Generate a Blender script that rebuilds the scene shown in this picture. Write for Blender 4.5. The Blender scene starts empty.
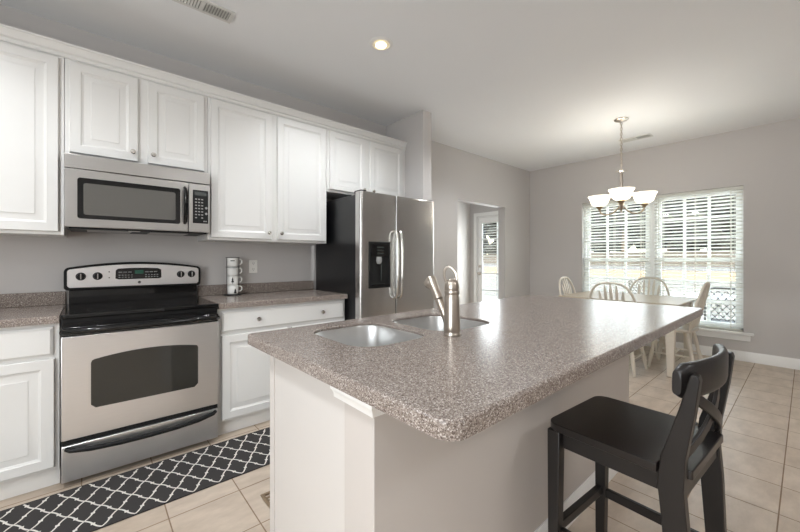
import bpy, bmesh, math, random
from mathutils import Vector, Matrix
random.seed(7)
S = bpy.context.scene
COL = S.collection
PI = math.pi

# ------------------------------------------------------------------ camera, world, light, exposure
CAM = (0.1185, -3.2229, 1.2107)
cd = bpy.data.cameras.new('camera')
cam = bpy.data.objects.new('camera', cd); COL.objects.link(cam)
cam.location = CAM
cam.rotation_euler = (PI / 2, 0, -math.radians(41.06))
cd.sensor_width = 36.0
cd.lens = 36.0 * 354.67 / 800.0
cd.shift_y = -6.71 / 800.0
cd.clip_start = 0.02; cd.clip_end = 300
S.camera = cam

w = bpy.data.worlds.new('sky'); S.world = w; w.use_nodes = True
wn = w.node_tree.nodes; wl = w.node_tree.links; wn.clear()
sky = wn.new('ShaderNodeTexSky'); sky.sky_type = 'NISHITA'
sky.sun_disc = False; sky.sun_elevation = math.radians(38); sky.sun_rotation = math.radians(250)
sky.air_density = 1.6; sky.dust_density = 3.0
bg = wn.new('ShaderNodeBackground'); bg.inputs['Strength'].default_value = 2.4
wo = wn.new('ShaderNodeOutputWorld')
haze = wn.new('ShaderNodeMix'); haze.data_type = 'RGBA'; haze.inputs['Factor'].default_value = .6; haze.inputs['B'].default_value = (.78, .77, .74, 1)
wl.new(sky.outputs[0], haze.inputs['A']); wl.new(haze.outputs['Result'], bg.inputs[0]); wl.new(bg.outputs[0], wo.inputs[0])

def light(name, kind, loc, rot, energy, color=(1, 1, 1), **kw):
    d = bpy.data.lights.new(name, kind); d.energy = energy; d.color = color
    for k, v in kw.items(): setattr(d, k, v)
    o = bpy.data.objects.new(name, d); COL.objects.link(o)
    o.location = loc; o.rotation_euler = rot
    return o
# sun over the house (comes from the kitchen side, only reaches the garden)
light('sun', 'SUN', (0, 0, 8), (math.radians(-38), math.radians(-30), 0), 0.6, (1, .95, .88), angle=math.radians(2))
# unseen fill lamps added behind the camera and at the solid near-end wall
DAY = (.90, 0.957, 1.0)
light('rear_fill_light', 'AREA', (1.6, -4.9, 2.70), (0, 0, 0), 12, (.97, .985, 1.0), shape='DISK', size=.5)
light('side_fill_light', 'AREA', (-2.15, -3.6, 1.4), (0, math.radians(-90), 0), 56, DAY, shape='RECTANGLE', size=1.6, size_y=2.2)  # stands in for daylight; this wall has no window
# open sky outside the breakfast windows, and daylight through the garden door
light('daylight_breakfast_windows', 'AREA', (6.75, -1.805, 1.75), (0, math.radians(72), 0), 40, DAY, shape='RECTANGLE', size=1.5, size_y=2.2)
light('daylight_garden_door', 'AREA', (5.90, .68, 1.2), (0, math.radians(90), 0), 15, DAY, shape='RECTANGLE', size=1.6, size_y=.6)
S.view_settings.view_transform = 'Standard'; S.view_settings.look = 'None'
S.view_settings.exposure = 0.72; S.view_settings.gamma = 1.0; S.view_settings.use_curve_mapping = False
S.cycles.max_bounces = 8; S.cycles.diffuse_bounces = 5; S.cycles.glossy_bounces = 4
S.cycles.transmission_bounces = 6; S.cycles.transparent_max_bounces = 12
S.cycles.caustics_reflective = False; S.cycles.caustics_refractive = False
S.cycles.sample_clamp_indirect = 6.0

# ------------------------------------------------------------------ materials
def srgb(*c):
    return tuple(((v / 255) / 12.92 if v / 255 <= .04045 else ((v / 255 + .055) / 1.055) ** 2.4) for v in c) + (1,)

def mat(name, col, rough=.5, metal=0, spec=.5, noise=0, nscale=8, bump=0, bscale=60, trans=0, emit=0, emitc=None, aniso_scale=None, coat=0, alpha=1):
    m = bpy.data.materials.new(name); m.use_nodes = True
    nt = m.node_tree; b = nt.nodes['Principled BSDF']
    b.inputs['Base Color'].default_value = col; b.inputs['Roughness'].default_value = rough
    b.inputs['Metallic'].default_value = metal; b.inputs['Specular IOR Level'].default_value = spec
    b.inputs['Transmission Weight'].default_value = trans
    b.inputs['Coat Weight'].default_value = coat
    b.inputs['Alpha'].default_value = alpha
    if emit:
        b.inputs['Emission Color'].default_value = emitc or col; b.inputs['Emission Strength'].default_value = emit
    tc = nt.nodes.new('ShaderNodeTexCoord'); mp = nt.nodes.new('ShaderNodeMapping')
    nt.links.new(tc.outputs['Object'], mp.inputs[0])
    if aniso_scale: mp.inputs['Scale'].default_value = aniso_scale
    if noise:
        n = nt.nodes.new('ShaderNodeTexNoise'); n.inputs['Scale'].default_value = nscale; n.inputs['Detail'].default_value = 4
        nt.links.new(mp.outputs[0], n.inputs['Vector'])
        r = nt.nodes.new('ShaderNodeMix'); r.data_type = 'RGBA'
        r.inputs['A'].default_value = tuple(c * (1 - noise) for c in col[:3]) + (1,)
        r.inputs['B'].default_value = tuple(min(1, c * (1 + noise)) for c in col[:3]) + (1,)
        nt.links.new(n.outputs['Fac'], r.inputs['Factor']); nt.links.new(r.outputs['Result'], b.inputs['Base Color'])
    if bump:
        n2 = nt.nodes.new('ShaderNodeTexNoise'); n2.inputs['Scale'].default_value = bscale; n2.inputs['Detail'].default_value = 3
        nt.links.new(mp.outputs[0], n2.inputs['Vector'])
        bp_ = nt.nodes.new('ShaderNodeBump'); bp_.inputs['Strength'].default_value = bump; bp_.inputs['Distance'].default_value = .004
        nt.links.new(n2.outputs['Fac'], bp_.inputs['Height']); nt.links.new(bp_.outputs[0], b.inputs['Normal'])
    return m

M = {}
M['wall'] = mat('wall_paint', srgb(198, 194, 191), .75, noise=.015, nscale=2, bump=.05, bscale=180)
M['hall'] = mat('hall_paint', srgb(205, 200, 194), .75, noise=.015, nscale=2, bump=.05, bscale=180)
M['ceil'] = mat('ceiling_paint', srgb(238, 239, 240), .85, noise=.01, nscale=3, bump=.08, bscale=120)
M['trim'] = mat('trim_paint', srgb(238, 237, 234), .4, noise=.01, nscale=5)
M['cab'] = mat('cabinet_paint', srgb(226, 225, 222), .38, noise=.012, nscale=6, bump=.02, bscale=90)
M['island_paint'] = mat('island_paint', srgb(206, 201, 196), .5, noise=.02, nscale=3, bump=.03, bscale=60)
M['half_wall'] = mat('half_wall_paint', srgb(196, 189, 183), .6, noise=.015, nscale=3, bump=.05, bscale=150)
M['steel'] = mat('brushed_steel', srgb(186, 184, 181), .32, 1, noise=.05, nscale=14, aniso_scale=(1, 1, 60), bump=.03, bscale=40)
M['steel_range'] = mat('range_steel', srgb(228, 227, 227), .36, 1, noise=.05, nscale=14, aniso_scale=(1, 1, 60), bump=.03, bscale=40)
M['fridge_steel'] = mat('fridge_steel', srgb(205, 204, 202), .22, 1, noise=.04, nscale=10, aniso_scale=(1, 1, 40), bump=.05, bscale=3.5)
M['nickel'] = mat('brushed_nickel', srgb(190, 180, 169), .30, 1, noise=.03, nscale=40)
M['sink_steel'] = mat('sink_steel', srgb(205, 205, 204), .33, 1, noise=.04, nscale=30)
M['chrome'] = mat('polished_metal', srgb(225, 222, 216), .15, 1, noise=.02, nscale=20)
M['burner'] = mat('burner_mark', srgb(34, 34, 35), .25, noise=.05)
M['black_gloss'] = mat('black_glass', srgb(14, 14, 15), .07, 0, .5, noise=.1, nscale=5)
M['black'] = mat('black_plastic', srgb(20, 20, 21), .45, spec=.3, noise=.1, nscale=20)
M['black_side'] = mat('black_appliance_side', srgb(24, 24, 26), .28, noise=.08, nscale=20, bump=.1, bscale=260)
M['dark'] = mat('dark_void', srgb(10, 10, 10), .8, noise=.1, nscale=10)
M['oven_glass'] = mat('oven_window_glass', srgb(48, 47, 43), .08, 0, .6, noise=.15, nscale=4)
M['mw_glass'] = mat('microwave_window_glass', srgb(92, 90, 86), .16, 0, .6, noise=.05, nscale=300)
M['button'] = mat('keypad_print', srgb(150, 150, 148), .5, noise=.03, nscale=30)
M['lcd'] = mat('display', srgb(58, 62, 60), .2, noise=.05, nscale=60)
M['green_lcd'] = mat('clock_display', srgb(26, 40, 36), .2, noise=.05, nscale=60, emit=.05, emitc=srgb(90, 200, 160))
M['stool'] = mat('black_brown_wood', srgb(27, 24, 23), .36, noise=.22, nscale=6, aniso_scale=(6, 6, .6), bump=.04, bscale=20)
M['stool_seat'] = mat('black_brown_seat', srgb(27, 23, 22), .28, noise=.12, nscale=6, aniso_scale=(6, .6, 1))
M['chair'] = mat('cream_chair_paint', srgb(218, 210, 196), .4, noise=.03, nscale=10)
M['table_top'] = mat('whitewashed_wood', srgb(182, 169, 150), .36, noise=.08, nscale=5, aniso_scale=(12, .8, 1))
M['blind'] = mat('blind_white', srgb(240, 239, 234), .45, noise=.01, nscale=5)
bt = M['blind'].node_tree; bo_ = bt.nodes['Material Output']; tr = bt.nodes.new('ShaderNodeBsdfTranslucent'); tr.inputs[0].default_value = srgb(244, 243, 236)
bx_ = bt.nodes.new('ShaderNodeMixShader'); bx_.inputs[0].default_value = .5
bt.links.new(bt.nodes['Principled BSDF'].outputs[0], bx_.inputs[1]); bt.links.new(tr.outputs[0], bx_.inputs[2]); bt.links.new(bx_.outputs[0], bo_.inputs['Surface'])
M['plate'] = mat('outlet_plastic', srgb(238, 236, 230), .35, noise=.01, nscale=10)
M['mug'] = mat('mug_ceramic', srgb(240, 239, 235), .2, noise=.01, nscale=10)
M['print'] = mat('black_print', srgb(38, 36, 34), .5, noise=.05, nscale=20)
M['shade'] = mat('frosted_glass_shade', srgb(250, 247, 240), .4, noise=.01, nscale=10, emit=1.1, emitc=srgb(255, 247, 232))
st_ = M['shade'].node_tree; so_ = st_.nodes['Material Output']; tr = st_.nodes.new('ShaderNodeBsdfTranslucent'); tr.inputs[0].default_value = srgb(250, 247, 240)
ax_ = st_.nodes.new('ShaderNodeMixShader'); ax_.inputs[0].default_value = .5
st_.links.new(st_.nodes['Principled BSDF'].outputs[0], ax_.inputs[1]); st_.links.new(tr.outputs[0], ax_.inputs[2]); st_.links.new(ax_.outputs[0], so_.inputs['Surface'])
M['bulb'] = mat('warm_bulb', srgb(255, 240, 205), .4, emit=7, emitc=srgb(255, 236, 196), noise=.01)
M['can_in'] = mat('can_baffle', srgb(246, 238, 214), .35, noise=.01)
M['vent'] = mat('vent_paint', srgb(216, 215, 211), .5, noise=.01)
M['duct'] = mat('vent_duct_gray', srgb(165, 164, 160), .7, noise=.02)
M['bronze'] = mat('floor_register_metal', srgb(150, 130, 105), .4, .7, noise=.1, nscale=30)
M['vinyl'] = mat('white_vinyl', srgb(240, 240, 238), .4, noise=.01)
M['cord'] = mat('blind_cord', srgb(225, 222, 214), .7, noise=.02)
M['patio_metal'] = mat('patio_dark_metal', srgb(60, 55, 48), .6, noise=.06)
M['patio_white'] = mat('patio_white_resin', srgb(200, 198, 193), .5, noise=.02)
M['patio_wood'] = mat('patio_wood', srgb(160, 122, 76), .6, noise=.12, nscale=8)
M['concrete'] = mat('patio_concrete', srgb(104, 101, 95), .85, noise=.06, nscale=4)
M['lawn'] = mat('dry_lawn', srgb(84, 81, 73), .95, noise=.2, nscale=1.2)
M['straw'] = mat('pine_straw', srgb(126, 94, 58), .95, noise=.12, nscale=2)
M['road'] = mat('asphalt', srgb(74, 73, 71), .9, noise=.06, nscale=2)
M['leaf'] = mat('tree_leaves', srgb(22, 25, 21), .9, noise=.45, nscale=3)
M['bark'] = mat('tree_bark', srgb(92, 80, 68), .9, noise=.25, nscale=6)
M['fence'] = mat('tan_grass_bank', srgb(60, 54, 44), .85, noise=.12, nscale=3)

gm = bpy.data.materials.new('clear_window_glass'); gm.use_nodes = True
gn = gm.node_tree; gn.nodes.clear()
go = gn.nodes.new('ShaderNodeOutputMaterial'); gt = gn.nodes.new('ShaderNodeBsdfTransparent'); gg = gn.nodes.new('ShaderNodeBsdfGlossy')
gg.inputs['Roughness'].default_value = .02; gx = gn.nodes.new('ShaderNodeMixShader'); gx.inputs[0].default_value = .06
gt.inputs['Color'].default_value = (.96, .97, .965, 1)
gn.links.new(gt.outputs[0], gx.inputs[1]); gn.links.new(gg.outputs[0], gx.inputs[2]); gn.links.new(gx.outputs[0], go.inputs[0])
M['glass'] = gm

def tile_mat():
    m = bpy.data.materials.new('beige_floor_tile'); m.use_nodes = True
    nt = m.node_tree; N = nt.nodes; L = nt.links; b = N['Principled BSDF']
    tc = N.new('ShaderNodeTexCoord'); mp = N.new('ShaderNodeMapping')
    P, Q = .3125, .3112
    mp.inputs['Location'].default_value = (-(.705 % P), -((-1.267) % Q), 0)
    L.new(tc.outputs['Object'], mp.inputs[0])
    br = N.new('ShaderNodeTexBrick'); br.offset = 0; br.squash = 1
    br.inputs['Scale'].default_value = 1; br.inputs['Mortar Size'].default_value = .0032; br.inputs['Mortar Smooth'].default_value = .3
    br.inputs['Brick Width'].default_value = P; br.inputs['Row Height'].default_value = Q; br.inputs['Bias'].default_value = 0
    br.inputs['Color1'].default_value = srgb(205, 190, 174); br.inputs['Color2'].default_value = srgb(197, 181, 164)
    br.inputs['Mortar'].default_value = srgb(146, 124, 103)
    L.new(mp.outputs[0], br.inputs['Vector'])
    n1 = N.new('ShaderNodeTexNoise'); n1.inputs['Scale'].default_value = 5.5; n1.inputs['Detail'].default_value = 6; n1.inputs['Roughness'].default_value = .62
    mp2 = N.new('ShaderNodeMapping'); mp2.inputs['Scale'].default_value = (1, 2.2, 1); L.new(tc.outputs['Object'], mp2.inputs[0]); L.new(mp2.outputs[0], n1.inputs['Vector'])
    cr = N.new('ShaderNodeValToRGB'); cr.color_ramp.elements[0].position = .36; cr.color_ramp.elements[1].position = .66
    cr.color_ramp.elements[0].color = (.78, .75, .72, 1); cr.color_ramp.elements[1].color = (1.06, 1.05, 1.04, 1)
    L.new(n1.outputs['Fac'], cr.inputs[0])
    mx = N.new('ShaderNodeMix'); mx.data_type = 'RGBA'; mx.blend_type = 'MULTIPLY'; mx.inputs['Factor'].default_value = .75
    L.new(br.outputs['Color'], mx.inputs['A']); L.new(cr.outputs[0], mx.inputs['B']); L.new(mx.outputs['Result'], b.inputs['Base Color'])
    mr = N.new('ShaderNodeMapRange'); mr.inputs['To Min'].default_value = .36; mr.inputs['To Max'].default_value = .8
    L.new(br.outputs['Fac'], mr.inputs['Value']); L.new(mr.outputs[0], b.inputs['Roughness'])
    bu = N.new('ShaderNodeBump'); bu.invert = True; bu.inputs['Strength'].default_value = .5; bu.inputs['Distance'].default_value = .003
    ad = N.new('ShaderNodeMath'); ad.operation = 'MULTIPLY_ADD'; ad.inputs[1].default_value = .25; L.new(n1.outputs['Fac'], ad.inputs[0]); L.new(br.outputs['Fac'], ad.inputs[2])
    L.new(ad.outputs[0], bu.inputs['Height']); L.new(bu.outputs[0], b.inputs['Normal'])
    b.inputs['Specular IOR Level'].default_value = .45
    return m
M['tile'] = tile_mat()

def counter_mat():
    m = bpy.data.materials.new('speckled_taupe_counter'); m.use_nodes = True
    nt = m.node_tree; N = nt.nodes; L = nt.links; b = N['Principled BSDF']
    tc = N.new('ShaderNodeTexCoord')
    v = N.new('ShaderNodeTexVoronoi'); v.inputs['Scale'].default_value = 420; L.new(tc.outputs['Object'], v.inputs['Vector'])
    cr = N.new('ShaderNodeValToRGB'); e = cr.color_ramp.elements; cr.color_ramp.interpolation = 'CONSTANT'
    sep = N.new('ShaderNodeSeparateColor'); L.new(v.outputs['Color'], sep.inputs[0]); L.new(sep.outputs[0], cr.inputs[0])
    e[0].position = 0; e[0].color = srgb(97, 85, 78); e[1].position = .16; e[1].color = srgb(124, 113, 105)
    for p, c in ((.42, (142, 130, 122)), (.66, (159, 148, 140)), (.88, (191, 183, 176))):
        k = e.new(p); k.color = srgb(*c)
    n = N.new('ShaderNodeTexNoise'); n.inputs['Scale'].default_value = 150; n.inputs['Detail'].default_value = 3; L.new(tc.outputs['Object'], n.inputs['Vector'])
    cr2 = N.new('ShaderNodeValToRGB'); cr2.color_ramp.elements[0].position = .35; cr2.color_ramp.elements[1].position = .65
    cr2.color_ramp.elements[0].color = (.72, .70, .69, 1); cr2.color_ramp.elements[1].color = (1.1, 1.1, 1.1, 1); L.new(n.outputs['Fac'], cr2.inputs[0])
    mx = N.new('ShaderNodeMix'); mx.data_type = 'RGBA'; mx.blend_type = 'MULTIPLY'; mx.inputs['Factor'].default_value = .7
    L.new(cr.outputs[0], mx.inputs['A']); L.new(cr2.outputs[0], mx.inputs['B']); L.new(mx.outputs['Result'], b.inputs['Base Color'])
    b.inputs['Roughness'].default_value = .22; b.inputs['Specular IOR Level'].default_value = .42
    return m
M['counter'] = counter_mat()

def rug_mat():
    m = mat('charcoal_rug', srgb(54, 51, 50), .95, noise=.18, nscale=300, bump=.2, bscale=500); return m
M['rug'] = rug_mat()
M['rug_line'] = mat('rug_white_yarn', srgb(222, 218, 210), .95, noise=.08, nscale=300)

# ------------------------------------------------------------------ mesh helpers
class MB:
    def __init__(self): self.b = bmesh.new(); self.mi = 0
    def face(self, vs):
        try:
            f = self.b.faces.new(vs); f.material_index = self.mi; return f
        except ValueError: return None
    def box(self, x0, x1, y0, y1, z0, z1, mtx=None):
        c = [(x, y, z) for z in (z0, z1) for y in (y0, y1) for x in (x0, x1)]
        v = [self.b.verts.new(mtx @ Vector(p) if mtx else p) for p in c]
        for q in ((0, 2, 3, 1), (4, 5, 7, 6), (0, 1, 5, 4), (2, 6, 7, 3), (0, 4, 6, 2), (1, 3, 7, 5)): self.face([v[i] for i in q])
        return self
    def loft(self, rings, cap0=True, cap1=True, closed=True):
        R = [[self.b.verts.new(p) for p in r] for r in rings]
        n = len(R[0])
        for a, c in zip(R[:-1], R[1:]):
            for i in range(n if closed else n - 1):
                j = (i + 1) % n; self.face([a[i], a[j], c[j], c[i]])
        if cap0: self.face(list(reversed(R[0])))
        if cap1: self.face(R[-1])
        return self
    def prism(self, poly, axis, a, c):
        f = {'x': lambda p, t: (t, p[0], p[1]), 'y': lambda p, t: (p[0], t, p[1]), 'z': lambda p, t: (p[0], p[1], t)}[axis]
        return self.loft([[f(p, a) for p in poly], [f(p, c) for p in poly]])
    def tube(self, path, rad, n=10, sy=1.0, up=None, cap=True):
        P = [Vector(p) for p in path]; rings = []
        if not hasattr(rad, '__len__'): rad = [rad] * len(P)
        nrm = None
        for i, p in enumerate(P):
            t = (P[min(i + 1, len(P) - 1)] - P[max(i - 1, 0)])
            t = t.normalized() if t.length else Vector((0, 0, 1))
            if nrm is None:
                u = Vector(up) if up else (Vector((0, 0, 1)) if abs(t.z) < .9 else Vector((1, 0, 0)))
                nrm = (u - t * u.dot(t)).normalized()
            else:
                nrm = (nrm - t * nrm.dot(t)).normalized()
            bn = t.cross(nrm)
            rings.append([p + (nrm * math.cos(2 * PI * k / n) + bn * math.sin(2 * PI * k / n) * sy) * rad[i] for k in range(n)])
        return self.loft(rings, cap, cap)
    def lathe(self, prof, c, n=24, axis='z', cap0=True, cap1=True):
        rings = []
        for r, h in prof:
            ring = []
            for k in range(n):
                a = 2 * PI * k / n; ca, sa = r * math.cos(a), r * math.sin(a)
                p = {'z': (ca, sa, h), 'y': (ca, h, -sa), 'x': (h, ca, sa)}[axis]
                ring.append((c[0] + p[0], c[1] + p[1], c[2] + p[2]))
            rings.append(ring)
        return self.loft(rings, cap0, cap1)
    def done(self, name, m, parent=None, bev=0, smooth=35, solid=0, seg=2):
        me = bpy.data.meshes.new(name)
        bmesh.ops.recalc_face_normals(self.b, faces=self.b.faces)
        self.b.to_mesh(me); self.b.free()
        ms = m if isinstance(m, (list, tuple)) else [m]
        for k in ms: me.materials.append(M[k])
        for p in me.polygons: p.use_smooth = True
        me.set_sharp_from_angle(angle=math.radians(smooth))
        o = bpy.data.objects.new(name, me); COL.objects.link(o)
        if parent is not None:
            off = base(parent); me.transform(Matrix.Translation(-off)); o.parent = parent
        if solid:
            q = o.modifiers.new('solid', 'SOLIDIFY'); q.thickness = solid; q.offset = 0
        if bev:
            q = o.modifiers.new('bevel', 'BEVEL'); q.width = bev; q.segments = seg; q.limit_method = 'ANGLE'; q.angle_limit = math.radians(40)
        return o

def base(o):
    v = Vector((0, 0, 0))
    while o is not None: v = v + o.location; o = o.parent
    return v
def tag(o, label, cat, group=None, kind=None):
    if label: o['label'] = label
    if cat: o['category'] = cat
    if group: o['group'] = group
    if kind: o['kind'] = kind
    return o
def struct(o): o['kind'] = 'structure'; return o
def thing(name, label, cat, loc=(0, 0, 0), group=None):
    o = bpy.data.objects.new(name, None); o.empty_display_size = .05; COL.objects.link(o); o.location = loc
    return tag(o, label, cat, group)
def copy_tree(o, parent=None):
    c = o.copy(); COL.objects.link(c)
    if parent is not None: c.parent = parent
    for ch in list(o.children): copy_tree(ch, c)
    return c
def rrect(x0, x1, y0, y1, r, n=6):
    out = []
    for cx, cy, a0 in ((x1 - r, y1 - r, 0), (x0 + r, y1 - r, 90), (x0 + r, y0 + r, 180), (x1 - r, y0 + r, 270)):
        for k in range(n + 1):
            a = math.radians(a0 + 90 * k / n); out.append((cx + r * math.cos(a), cy + r * math.sin(a)))
    return out
def rpoly(pts, rad, n=6):
    """polygon with rounded corners; rad per corner"""
    out = []; N = len(pts)
    for i in range(N):
        p0, p, p1 = Vector(pts[i - 1]), Vector(pts[i]), Vector(pts[(i + 1) % N]); r = rad[i] if hasattr(rad, '__len__') else rad
        if r <= 0: out.append(tuple(p)); continue
        a = (p0 - p).normalized(); c = (p1 - p).normalized(); ang = a.angle(c); d = r / math.tan(ang / 2)
        s, e = p + a * d, p + c * d; ctr = p + (a + c).normalized() * (r / math.sin(ang / 2))
        v0, v1 = s - ctr, e - ctr; tot = v0.angle_signed(v1) if hasattr(v0, 'angle_signed') else 0
        for k in range(n + 1):
            t = -tot * k / n; out.append((ctr.x + v0.x * math.cos(t) - v0.y * math.sin(t), ctr.y + v0.x * math.sin(t) + v0.y * math.cos(t)))
    return out
def inset(poly, d):
    out = []; N = len(poly)
    area = sum(poly[i - 1][0] * poly[i][1] - poly[i][0] * poly[i - 1][1] for i in range(N))
    s = 1 if area > 0 else -1
    for i in range(N):
        p0, p, p1 = Vector(poly[i - 1]), Vector(poly[i]), Vector(poly[(i + 1) % N])
        e0, e1 = (p - p0).normalized(), (p1 - p).normalized(); n0 = Vector((-e0.y, e0.x)) * s; n1 = Vector((-e1.y, e1.x)) * s
        b = n0 + n1; b = b.normalized() if b.length else n0
        out.append(tuple(p + b * (d / max(.4, b.dot(n0)))))
    return out

# ------------------------------------------------------------------ the shell
H = 2.762; XE = 5.973; T = .16
X0, Y0 = -2.3, -6.1
HY = 1.315                                    # back of the little hall
W1 = (-2.725, -1.822); W2 = (-1.787, -.884); WZ = (.345, 2.092)
DY = (.25, 1.135); DZ = 2.06
OX = (3.996, 5.187); OZ = 2.055
struct(MB().box(X0 - .2, XE + T, Y0 - .2, HY + .16, -.12, 0).done('floor', 'tile'))
struct(MB().box(X0 - .2, XE + T, Y0 - .2, HY + .16, H, H + .15).done('ceiling', 'ceil'))
# wall behind the cabinets, with the opening to the hall
wl_ = MB(); wl_.box(X0, OX[0], 0, .125, 0, H); wl_.box(OX[1], XE, 0, .125, 0, H); wl_.box(OX[0], OX[1], 0, .125, OZ, H)
struct(wl_.done('wall_left', 'wall'))
# short wall beside the refrigerator
struct(MB().box(2.7125, 2.8365, -.6095, 0, 0, H).done('wall_refrigerator_side', 'wall', bev=.004))
# window wall
wb = MB(); wb.box(XE, XE + T, Y0, W1[0], 0, H); wb.box(XE, XE + T, W2[1], DY[0], 0, H)
wb.box(XE, XE + T, W1[0], W2[1], 0, WZ[0]); wb.box(XE, XE + T, W1[0], W2[1], WZ[1], H)
wb.box(XE, XE + T, DY[1], HY, 0, H); wb.box(XE, XE + T, DY[0], DY[1], DZ, H)
struct(wb.done('wall_back', 'wall'))
struct(MB().box(2.4, XE, HY, HY + .12, 0, H).done('wall_hall_back', 'hall'))
struct(MB().box(2.28, 2.4, .125, HY, 0, H).done('wall_hall_end', 'hall'))
wr = MB(); wr.box(X0, XE, Y0 - .15, Y0, 0, H)
struct(wr.done('wall_right', 'wall'))
struct(MB().box(X0 - .15, X0, Y0, .125, 0, H).done('wall_front', 'wall'))
def bprofile(h=.1165, d=.014): return [(0, 0), (d, 0), (d, h * .78), (d * .55, h * .9), (d * .35, h), (0, h)]
struct(MB().prism([(XE - a, z) for a, z in bprofile()], 'y', Y0, -.001).done('baseboard_back', 'trim', smooth=30)) if 0 else None
bb = MB(); bb.loft([[(XE - a, y, z) for a, z in bprofile()] for y in (Y0, 0)]); struct(bb.done('baseboard_back', 'trim'))
bb = MB(); bb.loft([[(x, -a, z) for a, z in bprofile()] for x in (2.85, OX[0])]); bb.loft([[(x, -a, z) for a, z in bprofile()] for x in (OX[1], XE - .016)])
struct(bb.done('baseboard_left', 'trim'))
bb = MB(); bb.loft([[(x, HY - a, z) for a, z in bprofile()] for x in (2.42, XE - .02)]); struct(bb.done('baseboard_hall', 'trim'))

# windows: vinyl frames, two sashes each, muntins, panes
def window(n, y0, y1):
    z0, z1 = WZ; xa, xb = XE + .075, XE + .135
    f = MB(); t = .032
    f.box(xa, xb, y0, y0 + t, z0, z1); f.box(xa, xb, y1 - t, y1, z0, z1); f.box(xa, xb, y0, y1, z0, z0 + t); f.box(xa, xb, y0, y1, z1 - t, z1)
    o = struct(f.done('window_%d' % n, 'vinyl', bev=.003))
    zm = 1.205
    for nm, a, c, xs in (('upper_sash', zm - .02, z1 - t, xa + .03), ('lower_sash', z0 + t, zm + .02, xa + .004)):
        s = MB(); q = .045
        ya, yb = y0 + t, y1 - t
        s.box(xs, xs + .026, ya, ya + q, a, c); s.box(xs, xs + .026, yb - q, yb, a, c); s.box(xs, xs + .026, ya + q, yb - q, a, a + q); s.box(xs, xs + .026, ya + q, yb - q, c - q, c)
        so = s.done(nm, 'vinyl', o, bev=.002)
        g = MB(); ia, ib, ja, jb = ya + q, yb - q, a + q, c - q
        for k in (1, 2):
            yy = ia + (ib - ia) * k / 3; g.box(xs + .006, xs + .02, yy - .016, yy + .016, ja, jb)
            zz = ja + (jb - ja) * k / 3; g.box(xs + .007, xs + .019, ia, ib, zz - .015, zz + .015)
        g.done('muntin_grid', 'vinyl', so)
        MB().box(xs + .012, xs + .015, ia, ib, ja, jb).done('pane', 'glass', so)
    return o
window(1, *W1); window(2, *W2)
# sill board and apron
struct(MB().box(XE + .070, XE + .140, W1[1] + .0003, W2[0] - .0003, WZ[0] + .0005, WZ[1] - .0005).done('trim_5', 'vinyl', bev=.002))
s = MB(); s.box(XE - .055, XE + .075, W1[0] - .09, W2[1] + .09, WZ[0] - .032, WZ[0] - .002); struct(s.done('trim_1', 'trim', bev=.006))
s = MB(); s.box(XE - .018, XE - .0005, W1[0] - .06, W2[1] + .06, WZ[0] - .105, WZ[0] - .033); struct(s.done('trim_2', 'trim', bev=.005))
# hall door and casing
s = MB(); cw = .075
s.box(XE - .018, XE - .0005, DY[1] + .005, DY[1] + cw, 0, DZ + cw); s.box(XE - .018, XE - .0005, DY[0] - cw, DY[0] - .005, 0, DZ + cw); s.box(XE - .018, XE - .0005, DY[0] - .005, DY[1] + .005, DZ + .005, DZ + cw)
s.box(XE, XE + .12, DY[1] - .02, DY[1], 0, DZ); s.box(XE, XE + .12, DY[0], DY[0] + .02, 0, DZ); s.box(XE, XE + .12, DY[0] + .02, DY[1] - .02, DZ - .02, DZ)
struct(s.done('trim_3', 'trim', bev=.004))
d = MB(); da, db = DY[0] + .023, DY[1] - .023; dx, dX = XE + .02, XE + .062
gy0, gy1, gz0, gz1 = da + .075, db - .075, .27, DZ - .12
d.box(dx, dX, da, gy0, .012, DZ - .023); d.box(dx, dX, gy1, db, .012, DZ - .023); d.box(dx, dX, gy0, gy1, .012, gz0); d.box(dx, dX, gy0, gy1, gz1, DZ - .023)
door = struct(d.done('door_1', 'trim', bev=.003))
g = MB(); g.box(dx - .008, dx - .0005, gy0 - .02, gy0 + .012, gz0 - .02, gz1 + .02); g.box(dx - .008, dx - .0005, gy1 - .012, gy1 + .02, gz0 - .02, gz1 + .02); g.box(dx - .008, dx - .0005, gy0, gy1, gz0 - .02, gz0 + .012); g.box(dx - .008, dx - .0005, gy0, gy1, gz1 - .012, gz1 + .02)
g.done('glass_frame', 'trim', door, bev=.002)
MB().box(dx + .03, dx + .034, gy0, gy1, gz0, gz1).done('pane', 'glass', door)
g = MB(); yy = (gy0 + gy1) / 2; g.box(dx + .012, dx + .028, yy - .011, yy + .011, gz0, gz1)
for k in range(1, 5): zz = gz0 + (gz1 - gz0) * k / 5; g.box(dx + .013, dx + .027, gy0, gy1, zz - .011, zz + .011)
g.done('muntin_grid', 'trim', door)
g = MB()
for k in range(34):
    zz = gz0 + .02 + k * (gz1 - gz0 - .04) / 33; g.box(-.010, .010, gy0 + .006, gy1 - .006, -.0009, .0009, Matrix.Translation((dx + .0005, 0, zz)) @ Matrix.Rotation(.25, 4, 'Y'))
g.done('blind_slats', 'blind', door)
g = MB(); g.lathe([(.0, 0), (.03, 0), (.03, -.006), (.012, -.012), (.011, -.035), (.024, -.042), (.029, -.056), (.022, -.068), (0, -.07)], (dx, db - .034, .93), 18, 'x', False, False)
g.done('handle', 'nickel', door)
g = MB(); g.lathe([(0, 0), (.028, 0), (.026, -.014), (0, -.016)], (dx, db - .034, 1.07), 18, 'x', False, False); g.done('deadbolt', 'nickel', door)

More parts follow.
